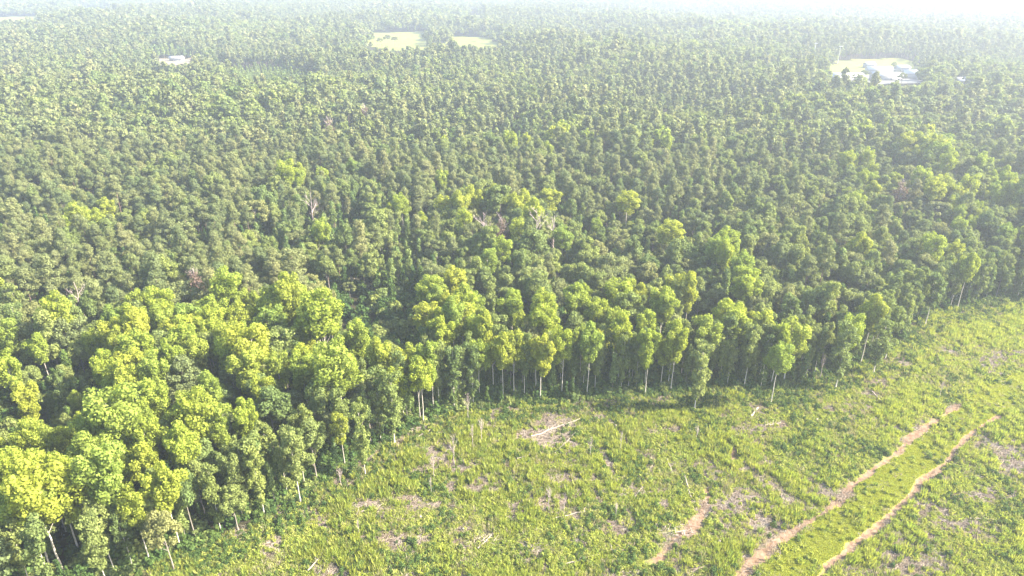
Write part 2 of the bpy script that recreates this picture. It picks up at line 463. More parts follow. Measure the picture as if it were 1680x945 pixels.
def fields_at(x, y):
    """rut (0..1, bare red soil), bare (0..1, grey brown debris), lane (0..1, mown grass), path"""
    wob = (fbm(x, y, 6, 21, 2) - .5) * 1.8
    w2 = (fbm(x, y, 2.2, 33, 2) - .5) * 1.0
    dr = np.minimum.reduce([distline(x, y, RUT_A) / (.85 + .7 * fbm(x, y, 9, 71, 2)), distline(x, y, RUT_B) / (.75 + .6 * fbm(x, y, 9, 72, 2)), distline(x, y, RUT_C) / 1.0 + 1.0,
                            distline(x, y, RUT_D) / 1.7 + .1 + 1.0 * smooth(.5, .7, fbm(x, y, 7, 73, 2)), distline(x, y, RUT_E) / 1.0])
    rut = 1 - smooth(.1, 1.9, dr + (wob + w2) * .6 + .45 * smooth(.5, .72, fbm(x, y, 5, 75, 2)))
    bare = np.zeros(np.shape(x))
    for cx, cy_, a, b, s in PATCHG:
        q = ((x - cx) / a) ** 2 + ((y - cy_) / b) ** 2
        bare = np.maximum(bare, s * .95 * np.exp(-q * .9))
    n = fbm(x, y, 13, 41, 3)
    bare = bare * (.45 + 1.1 * fbm(x, y, 4, 51, 2)) + smooth(.54, .72, n) * .5 + smooth(.57, .74, fbm(x, y, 5, 43, 2)) * .6
    dl = distline(x, y, LANE)
    lane = 1 - smooth(3.6, 5.8, dl + wob)
    fur = np.minimum.reduce([distline(x, y, q) for q in FURROWS])
    bare = np.maximum(bare, (1 - smooth(.3, 1.3, fur + wob * .5)) * .85 * smooth(.3, .5, fbm(x, y, 6, 81, 2)))
    bare = bare * (1 - lane)
    pth = 1 - smooth(.7, 2.2, distline(x, y, PATH) + wob * .6)
    return rut, np.clip(bare, 0, 1), lane, pth

def ax(lo, a, b, hi, st, g=1.09):
    c = list(np.arange(a, b, st))
    s = st; v = b
    while v < hi: c.append(v); s = min(s * g, 90); v += s
    c.append(hi)
    s = st; v = a - st; low = []
    while v > lo: low.append(v); s = min(s * g, 90); v -= s
    low.append(lo)
    return np.array(low[::-1] + c)

gx = ax(-5000, -75, 250, 5000, .85); gy = ax(-400, 95, 345, 6500, .85)
X, Y = np.meshgrid(gx, gy)
x, y = X.ravel(), Y.ravel()
inc = inpoly(x, y, CLEAR)
rut, bare, lane, pth = fields_at(x, y)
dis = np.hypot(x, y) < 420
rough = np.where(dis & inc, (fbm(x, y, 3.2, 61, 2) - .5) * .55 * (1 - lane * .8), 0)
Z = hgt(x, y) + rough - rut * .16 * inc
nx, ny = len(gx), len(gy)
I = np.arange(nx * ny).reshape(ny, nx)
F = np.stack([I[:-1, :-1], I[:-1, 1:], I[1:, 1:], I[1:, :-1]], -1).reshape(-1, 4)

def ground_mat():
    m, t, out = nodes('ground')
    N = t.nodes.new; L = t.links.new
    def attr(n):
        a = N('ShaderNodeAttribute'); a.attribute_name = n; return a.outputs['Fac']
    def noise(s, d=4):
        tc = N('ShaderNodeTexCoord'); q = N('ShaderNodeTexNoise'); q.inputs['Scale'].default_value = s; q.inputs['Detail'].default_value = d
        L(tc.outputs['Object'], q.inputs['Vector']); return q.outputs[0]
    def ramp(v, a, b):
        q = N('ShaderNodeMapRange'); q.interpolation_type = 'SMOOTHSTEP'; q.inputs['From Min'].default_value = a; q.inputs['From Max'].default_value = b
        L(v, q.inputs[0]); return q.outputs[0]
    def mixc(f, a, b):
        q = N('ShaderNodeMix'); q.data_type = 'RGBA'
        L(f, q.inputs[0])
        for s, v in ((6, a), (7, b)):
            if isinstance(v, tuple): q.inputs[s].default_value = (*v, 1)
            else: L(v, q.inputs[s])
        return q.outputs[2]
    def add(a, b, k):
        q = N('ShaderNodeMath'); q.operation = 'MULTIPLY_ADD'; L(b, q.inputs[0]); q.inputs[1].default_value = k; L(a, q.inputs[2]); return q.outputs[0]
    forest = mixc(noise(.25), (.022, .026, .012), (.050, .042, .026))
    weeds = mixc(ramp(noise(.9, 6), .35, .65), (.070, .080, .030), (.240, .250, .068))
    debris = mixc(ramp(noise(1.7, 8), .3, .7), (.066, .049, .034), (.155, .117, .084))
    soil = mixc(ramp(noise(.8, 6), .3, .7), (.135, .083, .052), (.225, .155, .105))
    lanec = mixc(ramp(noise(1.2, 6), .3, .7), (.240, .270, .045), (.330, .335, .075))
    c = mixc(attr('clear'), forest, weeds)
    c = mixc(ramp(add(attr('bare'), noise(.9, 8), 1.1), .72, 1.15), c, debris)
    c = mixc(attr('lane'), c, lanec)
    c = mixc(ramp(add(attr('path'), noise(1.0, 5), 1.3), 1.35, 1.9), c, (.16, .14, .06))
    c = mixc(ramp(add(attr('rut'), noise(1.1, 8), 1.2), .95, 1.45), c, soil)
    b = N('ShaderNodeBsdfPrincipled'); b.inputs['Roughness'].default_value = 1; b.inputs['Specular IOR Level'].default_value = .05
    L(c, b.inputs['Base Color'])
    bp = N('ShaderNodeBump'); bp.inputs['Strength'].default_value = .8; bp.inputs['Distance'].default_value = .25
    L(noise(2.2, 6), bp.inputs['Height']); L(bp.outputs[0], b.inputs['Normal'])
    L(b.outputs[0], out.inputs[0])
    return m

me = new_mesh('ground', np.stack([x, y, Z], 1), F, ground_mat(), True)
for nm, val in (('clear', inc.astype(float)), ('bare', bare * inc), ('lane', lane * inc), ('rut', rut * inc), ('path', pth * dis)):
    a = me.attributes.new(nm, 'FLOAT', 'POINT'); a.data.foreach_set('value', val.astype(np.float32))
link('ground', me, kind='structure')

# far fields: pale pasture and yards seen through gaps in the forest
FIELDS = {
    'pasture': [[(600, 55), (700, 52), (706, 76), (690, 82), (640, 84), (596, 76)], [(735, 60), (800, 62), (835, 77), (790, 84), (700, 84), (705, 78), (738, 77)],
                [(1354, 114), (1375, 100), (1480, 97), (1512, 108), (1505, 119), (1440, 122), (1362, 131)],
                [(-30, 29), (35, 28), (72, 27), (70, 32), (-30, 38)], [(130, 15), (195, 15), (195, 19), (132, 20)], [(764, 25), (797, 24), (792, 29), (758, 30)]],
    'sandy_yard': [[(250, 98), (335, 96), (332, 106), (256, 109)], [(290, 147), (325, 147), (325, 157), (296, 157)]],
    'gravel_yard': [[(1362, 132), (1440, 122), (1500, 119), (1530, 128), (1500, 138), (1360, 139)], [(1555, 140), (1590, 136), (1590, 146), (1560, 147)]],
}
fm = {'pasture': plain_mat('dry_pasture', (.125, .140, .022), (.165, .175, .032), .02), 'sandy_yard': plain_mat('sand', (.14, .11, .075), (.24, .20, .15), .05),
      'gravel_yard': plain_mat('pale_gravel', (.10, .10, .095), (.16, .16, .15), .06)}
ALLF = []
for nm, lst in FIELDS.items():
    for poly in lst:
        ALLF.append(poly)
        # sample a fine sheet over the polygon, draped over the terrain
        W = [ground(*p) for p in poly]
        ax_ = np.array(W); lo, hi = ax_.min(0), ax_.max(0)
        n1 = max(4, int((hi[0] - lo[0]) / 14)); n2 = max(4, int((hi[1] - lo[1]) / 14))
        U, Vv = np.meshgrid(np.linspace(lo[0], hi[0], n1 + 1), np.linspace(lo[1], hi[1], n2 + 1))
        cxm = (U[:-1, :-1] + U[1:, 1:]) / 2; cym = (Vv[:-1, :-1] + Vv[1:, 1:]) / 2
        ok = inpoly(cxm, cym, W)
        I = np.arange(U.size).reshape(U.shape)
        Fq = np.stack([I[:-1, :-1], I[:-1, 1:], I[1:, 1:], I[1:, :-1]], -1)[ok]
        if len(Fq) == 0: continue
        zz = hgt(U.ravel(), Vv.ravel()) + (.8 if nm == 'pasture' else 1.0)
        link(nm, new_mesh(nm, np.stack([U.ravel(), Vv.ravel(), zz], 1), Fq, fm[nm], True), kind='structure')

# ------------------------------------------------------------------ trees: where each stands
# crowns read off the photograph: x, y of the crown's middle, its width (pixels), kind
HAND = [
 # left mass
 (75, 775, 62, 'lime'), (128, 780, 66, 'lime'), (30, 815, 60, 'lime'), (190, 772, 55, 'lime'), (242, 762, 58, 'lime'), (300, 735, 60, 'lime'), (15, 545, 46, 'lime'),
 (40, 655, 48, 'lime'), (45, 715, 34, 'lime'), (12, 765, 50, 'lime'), (215, 525, 52, 'lime'), (180, 545, 48, 'lime'), (262, 528, 50, 'lime'), (310, 520, 52, 'lime'),
 (352, 510, 54, 'lime'), (440, 522, 62, 'lime'), (395, 515, 50, 'lime'), (520, 518, 56, 'lime'), (170, 600, 42, 'lime'), (228, 600, 62, 'lime'), (275, 590, 46, 'lime'),
 (320, 580, 52, 'lime'), (305, 560, 50, 'lime'), (250, 655, 66, 'lime'), (205, 660, 46, 'lime'), (298, 690, 48, 'lime'), (345, 640, 46, 'lime'), (410, 600, 66, 'lime'),
 (372, 575, 50, 'lime'), (400, 680, 52, 'lime'), (362, 690, 44, 'lime'), (455, 600, 52, 'lime'), (500, 590, 50, 'lime'), (540, 600, 48, 'lime'), (590, 550, 52, 'lime'),
 (575, 610, 46, 'lime'), (620, 585, 52, 'lime'), (660, 590, 50, 'lime'), (640, 640, 42, 'edge'), (690, 610, 48, 'lime'), (410, 745, 46, 'edge'), (480, 740, 44, 'edge'),
 (545, 690, 48, 'oak'), (600, 640, 44, 'oak'), (590, 690, 34, 'edge'), (300, 800, 60, 'mid'), (245, 830, 50, 'mid'), (320, 775, 48, 'mid'), (20, 880, 46, 'edge'), (60, 895, 46, 'edge'), (265, 860, 56, 'oak'), (150, 880, 40, 'edge'),
 (75, 520, 60, 'mid'), (100, 500, 44, 'mid'), (10, 600, 40, 'lime'), (95, 620, 40, 'mid'), (480, 660, 44, 'oak'), (430, 640, 44, 'lime'), (470, 710, 40, 'mid'), (500, 465, 52, 'mid'), (460, 480, 40, 'mid'),
 (240, 720, 44, 'lime'), (340, 545, 44, 'lime'), (525, 640, 40, 'mid'), (185, 715, 36, 'mid'),
 # middle mass
 (700, 512, 56, 'lime'), (706, 468, 58, 'lime'), (758, 512, 56, 'lime'), (795, 540, 50, 'lime'), (840, 500, 52, 'lime'), (893, 520, 56, 'lime'), (945, 490, 52, 'lime'),
 (980, 510, 44, 'lime'), (1010, 520, 46, 'lime'), (1060, 530, 42, 'lime'), (1088, 498, 56, 'lime'), (832, 458, 52, 'mid'), (885, 440, 44, 'mid'), (785, 575, 40, 'lime'),
 (825, 575, 44, 'lime'), (888, 575, 48, 'lime'), (925, 560, 42, 'lime'), (968, 560, 46, 'lime'), (750, 590, 40, 'edge'), (1066, 565, 32, 'lime'), (1160, 545, 56, 'lime'),
 (1110, 555, 46, 'lime'), (1205, 535, 56, 'lime'), (1255, 535, 56, 'lime'), (1300, 545, 66, 'lime'), (1280, 580, 46, 'lime'), (1150, 590, 40, 'edge'), (1220, 460, 64, 'lime'), (1195, 388, 46, 'lime'),
 (1100, 376, 52, 'lime'), (1020, 545, 42, 'lime'), (965, 450, 52, 'mid'), (1010, 470, 44, 'mid'), (905, 325, 42, 'lime'), (1030, 326, 46, 'lime'), (810, 320, 34, 'lime'), (860, 330, 34, 'lime'),
 (1400, 535, 46, 'lime'), (1432, 512, 46, 'lime'), (1388, 560, 42, 'edge'), (1450, 545, 38, 'edge'), (1470, 520, 36, 'edge'), (1590, 438, 36, 'lime'), (1500, 470, 44, 'mid'), (1535, 470, 34, 'edge'),
 (1330, 440, 56, 'mid'), (1280, 405, 56, 'mid'), (1360, 470, 50, 'oak'), (1420, 440, 50, 'mid'), (1370, 415, 40, 'mid'), (1150, 430, 46, 'mid'), (1060, 430, 46, 'mid'), (1480, 410, 44, 'mid'), (1300, 470, 46, 'oak'), (1240, 500, 40, 'oak'),
 (760, 440, 40, 'mid'), (650, 420, 36, 'mid'), (700, 550, 44, 'mid'), (1350, 500, 40, 'oak'),
]
T = []    # x, y, kind, scale, width scale
for (px, py, w, kind) in HAND:
    base = HT[kind]
    s0 = {'lime': 1.02, 'mid': 1.0, 'oak': 1.0, 'edge': 1.0}[kind] * rng.uniform(.94, 1.08)
    x0, y0 = ground(px, py + w * .05, base * s0 * .72)
    dep = proj(x0, y0, base * .72)[2]
    wm = w / FPX * dep
    nat = {'lime': 8.8, 'mid': 10.2, 'oak': 11.4, 'edge': 5.8}[kind]
    T.append((x0, y0, kind, s0, np.clip(wm / nat / s0, .8, 1.5)))

LOW = [[(520, 440), (690, 425), (680, 560), (710, 620), (640, 570), (555, 555)], [(-30, 560), (150, 555), (175, 620), (190, 720), (130, 740), (60, 745), (-30, 740)], [(540, 455), (675, 440), (672, 560), (700, 610), (640, 565), (560, 545)],
       [(1100, 500), (1200, 480), (1200, 520), (1120, 525)], [(700, 600), (745, 560), (750, 640), (712, 650)]]
YOUNG = [(410, 330), (470, 260), (640, 300), (730, 360), (700, 440), (560, 450), (430, 420)]
PLANT = [(330, 98), (440, 92), (540, 116), (440, 138), (385, 118)]
LIMEZ = [[(1340, 500), (1500, 470), (1500, 560), (1420, 600), (1340, 620)], [(-60, 730), (150, 745), (160, 560), (180, 500), (400, 490), (540, 500), (620, 560), (700, 620), (700, 720), (560, 720), (430, 800), (250, 800), (150, 860), (-60, 900)],
         [(670, 480), (740, 450), (860, 480), (960, 470), (1060, 480), (1180, 480), (1340, 520), (1340, 640), (740, 660), (700, 560)]]

def zones(px, py, x, y):
    """for arrays of crowns: the mix of kinds that the photograph shows there: lime, mid, oak, pine, young, edge, shrub"""
    n = vnoise(x / 160, y / 160, 77)
    n = np.where(px > 1150, n * .7 + .3, n)
    W = np.zeros((len(px), 7))
    W[:] = (0, .12, .18, .64, .06, 0, 0)
    W[n > .62] = (0, .35, .45, .15, .05, 0, 0)
    W[n < .27] = (0, .15, .05, .25, .55, 0, 0)
    W[(py > 220) & (px > 1150)] = (.07, .46, .24, .17, .06, 0, 0)
    W[(py > 220) & (px > 560) & (px <= 1150)] = (.05, .22, .12, .50, .11, 0, 0)
    W[(py > 220) & (px <= 560)] = (0, .08, .10, .80, .02, 0, 0)
    W[(py > 330) & (px >= 560)] = (.12, .48, .22, .04, .10, 0, .04)
    W[(py > 330) & (px < 560)] = (.01, .12, .12, .65, .05, 0, .05)
    W[(py > 500) & (px < 560)] = (.15, .4, .3, .0, .05, .05, .05)
    for z in LIMEZ: W[inpoly(px, py, z)] = (.42, .25, .08, 0, .05, .08, .12)
    W[inpoly(px, py, PLANT)] = (0, 0, 0, 0, 1, 0, 0)
    W[inpoly(px, py, YOUNG)] = (.03, .22, .05, .12, .5, 0, .08)
    for z in LOW: W[inpoly(px, py, z)] = (.02, .10, .05, 0, .15, 0, .68)
    return W

# individuals along the very edge of the clearing: thin tall stems
el = np.array(EDGE)
seg = np.hypot(*(el[1:] - el[:-1]).T); cum = np.concatenate([[0], np.cumsum(seg)])
d = 14.0
occ = [(t[0], t[1]) for t in T]
while d < cum[-1] - 10:
    i = min(np.searchsorted(cum, d) - 1, len(seg) - 1); f = (d - cum[i]) / seg[i]
    p = el[i] * (1 - f) + el[i + 1] * f; tg = (el[i + 1] - el[i]) / seg[i]; nrm = np.array([-tg[1], tg[0]])
    for off in (rng.uniform(.8, 3.0), rng.uniform(4.5, 8.0)):
        q = p + nrm * off + rng.normal(size=2) * .8
        pxx, pyy, _ = proj(q[0], q[1], 15)
        if pxx < -60 or pxx > 1760: continue
        if min((q[0] - a) ** 2 + (q[1] - b) ** 2 for a, b in occ) < 1.9 ** 2: continue
        u = rng.random()
        k = 'edge' if u < .55 else 'lime' if u < .64 and pxx < 1340 else 'young' if u < .90 else 'mid'
        if pxx > 1480 and k == 'lime': k = 'oak'
        T.append((q[0], q[1], k, rng.uniform(.75, 1.08), rng.uniform(.75, 1.0))); occ.append((q[0], q[1]))
    d += rng.uniform(2.3, 4.2)

# fill the forest: jittered grid
occ = np.array(occ)
SP = 5.9
rows = []
yy = 70.0; j = 0
while yy < 3700:
    sp = SP if yy < 900 else SP * 1.12
    half = (yy * .9 + 60) * .80 + 70
    xs = np.arange(-half, half, sp) + (j % 2) * sp / 2
    rows.append(np.stack([xs + rng.uniform(-.36, .36, len(xs)) * sp, yy + rng.uniform(-.36, .36, len(xs)) * sp], 1))
    yy += sp * .87; j += 1
P = np.vstack(rows)
hh = hgt(P[:, 0], P[:, 1])
qx, qy, dep = proj(P[:, 0], P[:, 1], hh + 15)
bx, by, _ = proj(P[:, 0], P[:, 1], hh)
sel = (np.abs(P[:, 0]) < dep * .80 + 35) & (by < 1250) & ~inpoly(P[:, 0], P[:, 1], CLEAR)
dedge = distline(P[:, 0], P[:, 1], EDGE)
sel &= ~(dedge < 3.5)
wob_ = rng.normal(size=(2, len(P))) * np.array([[6.0], [1.2]])
for poly in ALLF:
    for z in (0, 5, 10, 15, 19):
        a, b, _ = proj(P[:, 0], P[:, 1], hh + z)
        sel &= ~inpoly(a + wob_[0], b + wob_[1] * (.3 + .08 * z), poly)
# lone holes in the canopy
scl_cut = []
sel &= rng.random(len(P)) > np.where(dep < 500, .13, .09)
P, hh, qx, qy, dep, dedge = P[sel], hh[sel], qx[sel], qy[sel], dep[sel], dedge[sel]
SNAGS = [(540, 205, 19, 'rust', 'leafless reddish dead tree standing among the far pines'), (510, 325, 17, 'twigs', 'small dead tree with pinkish twigs beside the dark gap in the pines'),
         (320, 455, 17, 'rust', 'brown withered tree at the front of the pine stand'), (795, 365, 18, 'twigs', 'wide leafless dead tree, left one of the pinkish group mid forest'),
         (880, 365, 19, 'twigs', 'tall bare pinkish tree, middle one of the dead group mid forest'), (908, 370, 18, 'twigs', 'bare pinkish tree, right one of the dead group mid forest'),
         (1478, 303, 17, 'rust', 'rusty brown withered tree in the hazy right part of the forest'), (600, 178, 18, 'rust', 'faint reddish withered tree in the far pines'),
         (822, 362, 16, 'rust', 'withered tree with pale brown leaves beside the wide dead tree'), (125, 465, 15, 'twigs', 'thin dead pine left of the dark hollow')]
near = np.nonzero(dep < 420)[0]
for (px_, py_, H_, k_, l_) in SNAGS:
    a_, b_ = ground(px_, py_ + 6, 17)
    for f_ in (1, .985, .965): sel_ = np.hypot(P[:, 0] - a_ * f_, P[:, 1] - b_ * f_) < 3.6; scl_cut.append(sel_)
keep = ~np.logical_or.reduce(scl_cut)
hx = np.array([(t[0], t[1], {'lime': 4.6, 'mid': 4.4, 'oak': 4.6, 'edge': 2.4, 'young': 2.0}[t[2]] * t[4]) for t in T])
for i in near:
    dd = np.hypot(hx[:, 0] - P[i, 0], hx[:, 1] - P[i, 1])
    if np.any(dd < hx[:, 2]): keep[i] = False
P, hh, qx, qy, dep, dedge = P[keep], hh[keep], qx[keep], qy[keep], dep[keep], dedge[keep]
KN = ['lime', 'mid', 'oak', 'pine', 'young', 'edge', 'shrub']
u = .55 * rng.random(len(P)) + .45 * vnoise(P[:, 0] / 19, P[:, 1] / 19, 55) + .25 * vnoise(P[:, 0] / 60, P[:, 1] / 60, 56)
u = np.argsort(np.argsort(u)) / len(u)
W = np.cumsum(zones(qx, qy, P[:, 0], P[:, 1]), 1); W /= W[:, -1:]
kinds = np.array(KN)[np.clip((u[:, None] > W).sum(1), 0, 6)]
big = fbm(P[:, 0], P[:, 1], 60, 5, 3)          # stands of taller and lower trees
scl = np.clip(rng.normal(.92, .17, len(P)), .45, 1.35) * (.72 + .55 * big)
scl[kinds == 'shrub'] *= 1.5
inpl = inpoly(qx, qy, PLANT); scl[inpl] *= .62
for z in LOW: scl[inpoly(qx, qy, z)] *= .6
scl *= np.where(dep > 500, .78 + .5 * fbm(P[:, 0], P[:, 1], 140, 66, 2), 1)

# ---- individuals: the largest of each kind in view, the rest goes into the forest
vis = (qx > -25) & (qx < 1705) & (qy > -5) & (qy < 985)
CAT = {'lime': ('broadleaf_tree', 'broadleaf tree'), 'mid': ('broadleaf_tree', 'broadleaf tree'), 'oak': ('broadleaf_tree', 'broadleaf tree'),
       'edge': ('slender_tree', 'slender tree'), 'pine': ('pine_tree', 'pine tree'), 'young': ('young_tree', 'young tree')}
indiv = np.zeros(len(P), bool)
nh = sum(1 for t in T if t[2] in ('lime', 'mid', 'oak'))
for ks, cap in ((('lime', 'mid', 'oak'), 298 - nh), (('pine',), 290), (('young',), 150), (('edge',), 60)):
    m = np.nonzero(np.isin(kinds, ks) & vis)[0]
    m = m[np.argsort(dep[m])][:cap]
    indiv[m] = True
for i in np.nonzero(indiv)[0]:
    T.append((P[i, 0], P[i, 1], kinds[i], scl[i], rng.uniform(.82, 1.18)))

WORDS = {'lime': ['lime green', 'yellow green', 'bright lime'], 'mid': ['mid green', 'fresh green', 'leafy green'], 'oak': ['dull green', 'grey green', 'olive green'],
         'pine': ['olive', 'grey green', 'dark olive'], 'young': ['pale green', 'light green'], 'edge': ['wispy green', 'thin leafy', 'ragged green']}
NOUN = {'lime': 'broadleaf', 'mid': 'broadleaf', 'oak': 'broadleaf', 'pine': 'pine', 'young': 'young tree', 'edge': 'slender tree'}
used = set()
def tree_label(kind, s, w, px, py, de):
    size = 'tall' if s > 1.03 else 'short' if s < .85 else 'wide' if w > 1.15 else 'medium'
    where = 'at clearing edge' if de < 7 else 'near clearing' if de < 25 else 'in deep forest'
    px = px / 16.8; py = py / 9.45
    for nd in (0, 1, 2):
        lab = f"{size} {WORDS[kind][int(s * 1000) % len(WORDS[kind])]} {NOUN[kind]} {where}, {px:.{nd}f}% across, {py:.{nd}f}% down the photo"
        if nd == 0: key = lab[lab.index('%') - 3:]; key = (round(px), round(py), NOUN[kind])
        else: key = (round(px, nd), round(py, nd), NOUN[kind])
        if key not in used: used.add(key); break
    return lab

GROUP = {'lime': 'lime green broadleaf trees near the clearing', 'mid': 'green broadleaf trees of the forest', 'oak': 'dull green broadleaf trees of the forest',
         'pine': 'pine trees of the forest', 'young': 'narrow young trees', 'edge': 'slender trees along the clearing edge'}
TA = np.array([(t[0], t[1]) for t in T]); TH = hgt(TA[:, 0], TA[:, 1]); TD = distline(TA[:, 0], TA[:, 1], EDGE)
for n, (x0, y0, kind, s, w) in enumerate(T):
    v = int(rng.integers(NV[kind]))
    a, b, _ = proj(x0, y0, TH[n] + HT[kind] * s * .72)
    if a < -60 or a > 1740 or b > 1010: continue
    root = link(CAT[kind][0], None, loc=(x0, y0, float(TH[n])), rotz=rng.uniform(0, 6.28), scale=(s * w, s * w, s),
                label=tree_label(kind, s, w, float(np.clip(a, 0, 1680)), float(np.clip(b, 0, 945)), TD[n]), category=CAT[kind][1], group=GROUP[kind])
    link('trunk', TRUNK[kind, v], root)
    link('crown', CROWN[kind, v], root)

def stuff_forest(name, ks, label):
    m = np.nonzero(np.isin(kinds, ks) & ~indiv)[0]
    meshes, idx = [], np.zeros(len(m), int)
    lod = np.where(dep[m] < 430, 0, np.where(dep[m] < 950, 1, 2))
    table = {}
    for k in ks:
        for v in range(NV[k]):
            for l in (0, 1, 2): table[k, v, l] = len(meshes); meshes.append(FULL[k, v, l])
    var = rng.integers(0, 1000, len(m))
    idx = [table[kinds[i], int(var[q] % NV[kinds[i]]), int(lod[q])] for q, i in enumerate(m)]
    wid = rng.uniform(.82, 1.18, len(m)) * np.where(dep[m] > 900, 1.12, 1)
    S = np.stack([scl[m] * wid, scl[m] * wid, scl[m]], 1)
    scatter(name, np.stack([P[m, 0], P[m, 1], hh[m]], 1), idx, rng.uniform(0, 6.28, len(m)), S, meshes, label)

stuff_forest('pine_forest', ['pine'], 'far pine canopy running to the hazy horizon')
stuff_forest('broadleaf_forest', ['lime', 'mid', 'oak', 'edge'], 'far broadleaf canopy between the stands of pine')
stuff_forest('young_growth', ['young', 'shrub'], 'young narrow growth and shrubs between the taller trees')
import time; print('trees', len(P), 'individual', len(T))

# dark understorey below the near trees and bushes along the edge
def sample(n, x0, x1, y0, y1): return rng.uniform(x0, x1, n), rng.uniform(y0, y1, n)
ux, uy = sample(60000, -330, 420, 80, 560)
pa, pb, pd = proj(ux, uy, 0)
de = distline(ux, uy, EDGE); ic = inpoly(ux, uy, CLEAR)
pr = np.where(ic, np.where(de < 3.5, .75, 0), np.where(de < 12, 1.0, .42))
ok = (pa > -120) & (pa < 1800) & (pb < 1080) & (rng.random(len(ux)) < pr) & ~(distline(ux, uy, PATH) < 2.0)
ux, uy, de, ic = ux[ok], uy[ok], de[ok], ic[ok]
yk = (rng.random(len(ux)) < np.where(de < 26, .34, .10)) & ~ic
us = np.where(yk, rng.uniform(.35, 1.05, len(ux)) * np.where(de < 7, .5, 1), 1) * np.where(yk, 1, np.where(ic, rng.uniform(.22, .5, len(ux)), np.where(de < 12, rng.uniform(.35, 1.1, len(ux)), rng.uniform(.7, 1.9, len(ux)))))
ne = 9000
dd = rng.uniform(0, cum[-1], ne); ii = np.clip(np.searchsorted(cum, dd) - 1, 0, len(seg) - 1); ff = (dd - cum[ii]) / seg[ii]
tg = (el[ii + 1] - el[ii]) / seg[ii][:, None]
off = np.where(rng.random(ne) < .72, rng.uniform(.5, 14, ne), rng.uniform(-1.6, .5, ne))
q = el[ii] + (el[ii + 1] - el[ii]) * ff[:, None] + np.stack([-tg[:, 1], tg[:, 0]], 1) * off[:, None]
a_, b_, _ = proj(q[:, 0], q[:, 1], 0); m_ = (a_ > -100) & (a_ < 1780) & (b_ < 1100) & (fbm(q[:, 0], q[:, 1], 9, 88, 2) + rng.uniform(-.2, .2, ne) > .42)
q, off = q[m_], off[m_]
ux = np.concatenate([ux, q[:, 0]]); uy = np.concatenate([uy, q[:, 1]])
us = np.concatenate([us, np.where(off < .5, rng.uniform(.2, .42, len(off)), rng.uniform(.35, 1.3, len(off)) * np.where(off < 4, .7, 1))])
yk = np.concatenate([yk, np.zeros(len(off), bool)])
lit_tone = rng.random(len(ux)) < .35  # random share of bushes: lit look put into a lighter leaf colour
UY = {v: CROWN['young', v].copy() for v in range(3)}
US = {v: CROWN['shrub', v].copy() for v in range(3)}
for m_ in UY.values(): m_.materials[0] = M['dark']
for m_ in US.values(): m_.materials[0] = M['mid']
scatter('undergrowth', np.stack([ux, uy, hgt(ux, uy) - .1], 1), np.where(lit_tone & ~yk, rng.integers(6, 9, len(ux)), rng.integers(0, 3, len(ux)) + 3 * yk), rng.uniform(0, 6.28, len(ux)), us,
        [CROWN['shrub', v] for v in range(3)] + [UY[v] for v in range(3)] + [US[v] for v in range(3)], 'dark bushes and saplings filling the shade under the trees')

# ------------------------------------------------------------------ weeds of the clearing
def tuft(seed, h, nb, spread, w, mat, droop=.35):
    r = np.random.default_rng(seed)
    a = r.uniform(0, 6.283, nb); rad = spread * np.sqrt(r.random(nb)) ; hh_ = h * r.uniform(.5, 1.1, nb)
    base = np.stack([np.cos(a) * rad, np.sin(a) * rad, np.full(nb, -.05)], 1)
    out = np.stack([np.cos(a), np.sin(a), np.zeros(nb)], 1) * (hh_ * droop)[:, None] + r.normal(size=(nb, 3)) * .06 * h
    mid = base + out * .35 + np.array([0, 0, 1]) * (hh_ * .6)[:, None]
    tip = base + out + np.array([0, 0, 1]) * hh_[:, None]
    b = r.uniform(0, 6.283, nb); side = np.stack([np.cos(b), np.sin(b), np.zeros(nb)], 1) * w
    V = np.stack([base - side * .5, base + side * .5, mid + side, mid - side, tip + side * .3, tip - side * .3], 1).reshape(-1, 3)
    F = np.concatenate([np.array([[0, 1, 2, 3], [3, 2, 4, 5]]) + 6 * i for i in range(nb)])
    return new_mesh('tuft', V, F, mat)
def leafball(seed, rad, h, n, size, mat):
    r = np.random.default_rng(seed)
    d = sph(n, r); d[:, 2] = abs(d[:, 2])
    P_ = d * np.array([rad, rad, h]) * r.uniform(.5, 1.1, (n, 1))
    V, F = quads(P_, d + r.normal(size=(n, 3)) * .6, size * r.uniform(.6, 1.4, n), 1, r)
    return new_mesh('tuft', V, F, mat)
TUF = [tuft(1, 1.1, 34, .5, .055, M['weed']), tuft(2, .8, 38, .55, .055, M['weed']), tuft(3, 1.6, 32, .4, .05, M['weed'], .2),
       leafball(4, .6, .75, 130, .14, M['weed']), leafball(5, .8, .6, 170, .15, M['weed']), leafball(6, .55, 1.1, 130, .14, M['dark']),
       tuft(7, 1.2, 16, .35, .03, M['straw'], .25)]
wx, wy = sample(1000000, -75, 320, 78, 400)
pa, pb, pd = proj(wx, wy, 0)
ok = (pa > -200) & (pa < 2050) & (pb < 1130) & inpoly(wx, wy, CLEAR)
wx, wy, pd = wx[ok], wy[ok], pd[ok]
rut, bare, lane, pth = fields_at(wx, wy)
dens = fbm(wx, wy, 7, 91, 3)
pk = 1.25 * (.4 + 1.3 * smooth(.35, .62, dens)) * (1 - np.clip(bare * 1.25, 0, .9)) * (1 - lane * .93) * (1 - np.clip(rut * 1.6, 0, 1)) * (1 - pth * .75)
pk *= np.where(pd > 230, .7, 1.0)
ok = rng.random(len(wx)) < pk * .95
wx, wy, bare = wx[ok], wy[ok], bare[ok]
ty = fbm(wx, wy, 10, 15, 2) + rng.uniform(-.25, .25, len(wx)); ed = distline(wx, wy, EDGE)
idx = np.where(ty < .38, 3, np.where(ty < .47, 4, np.where(ty < .58, 0, np.where(ty < .68, 1, 2))))
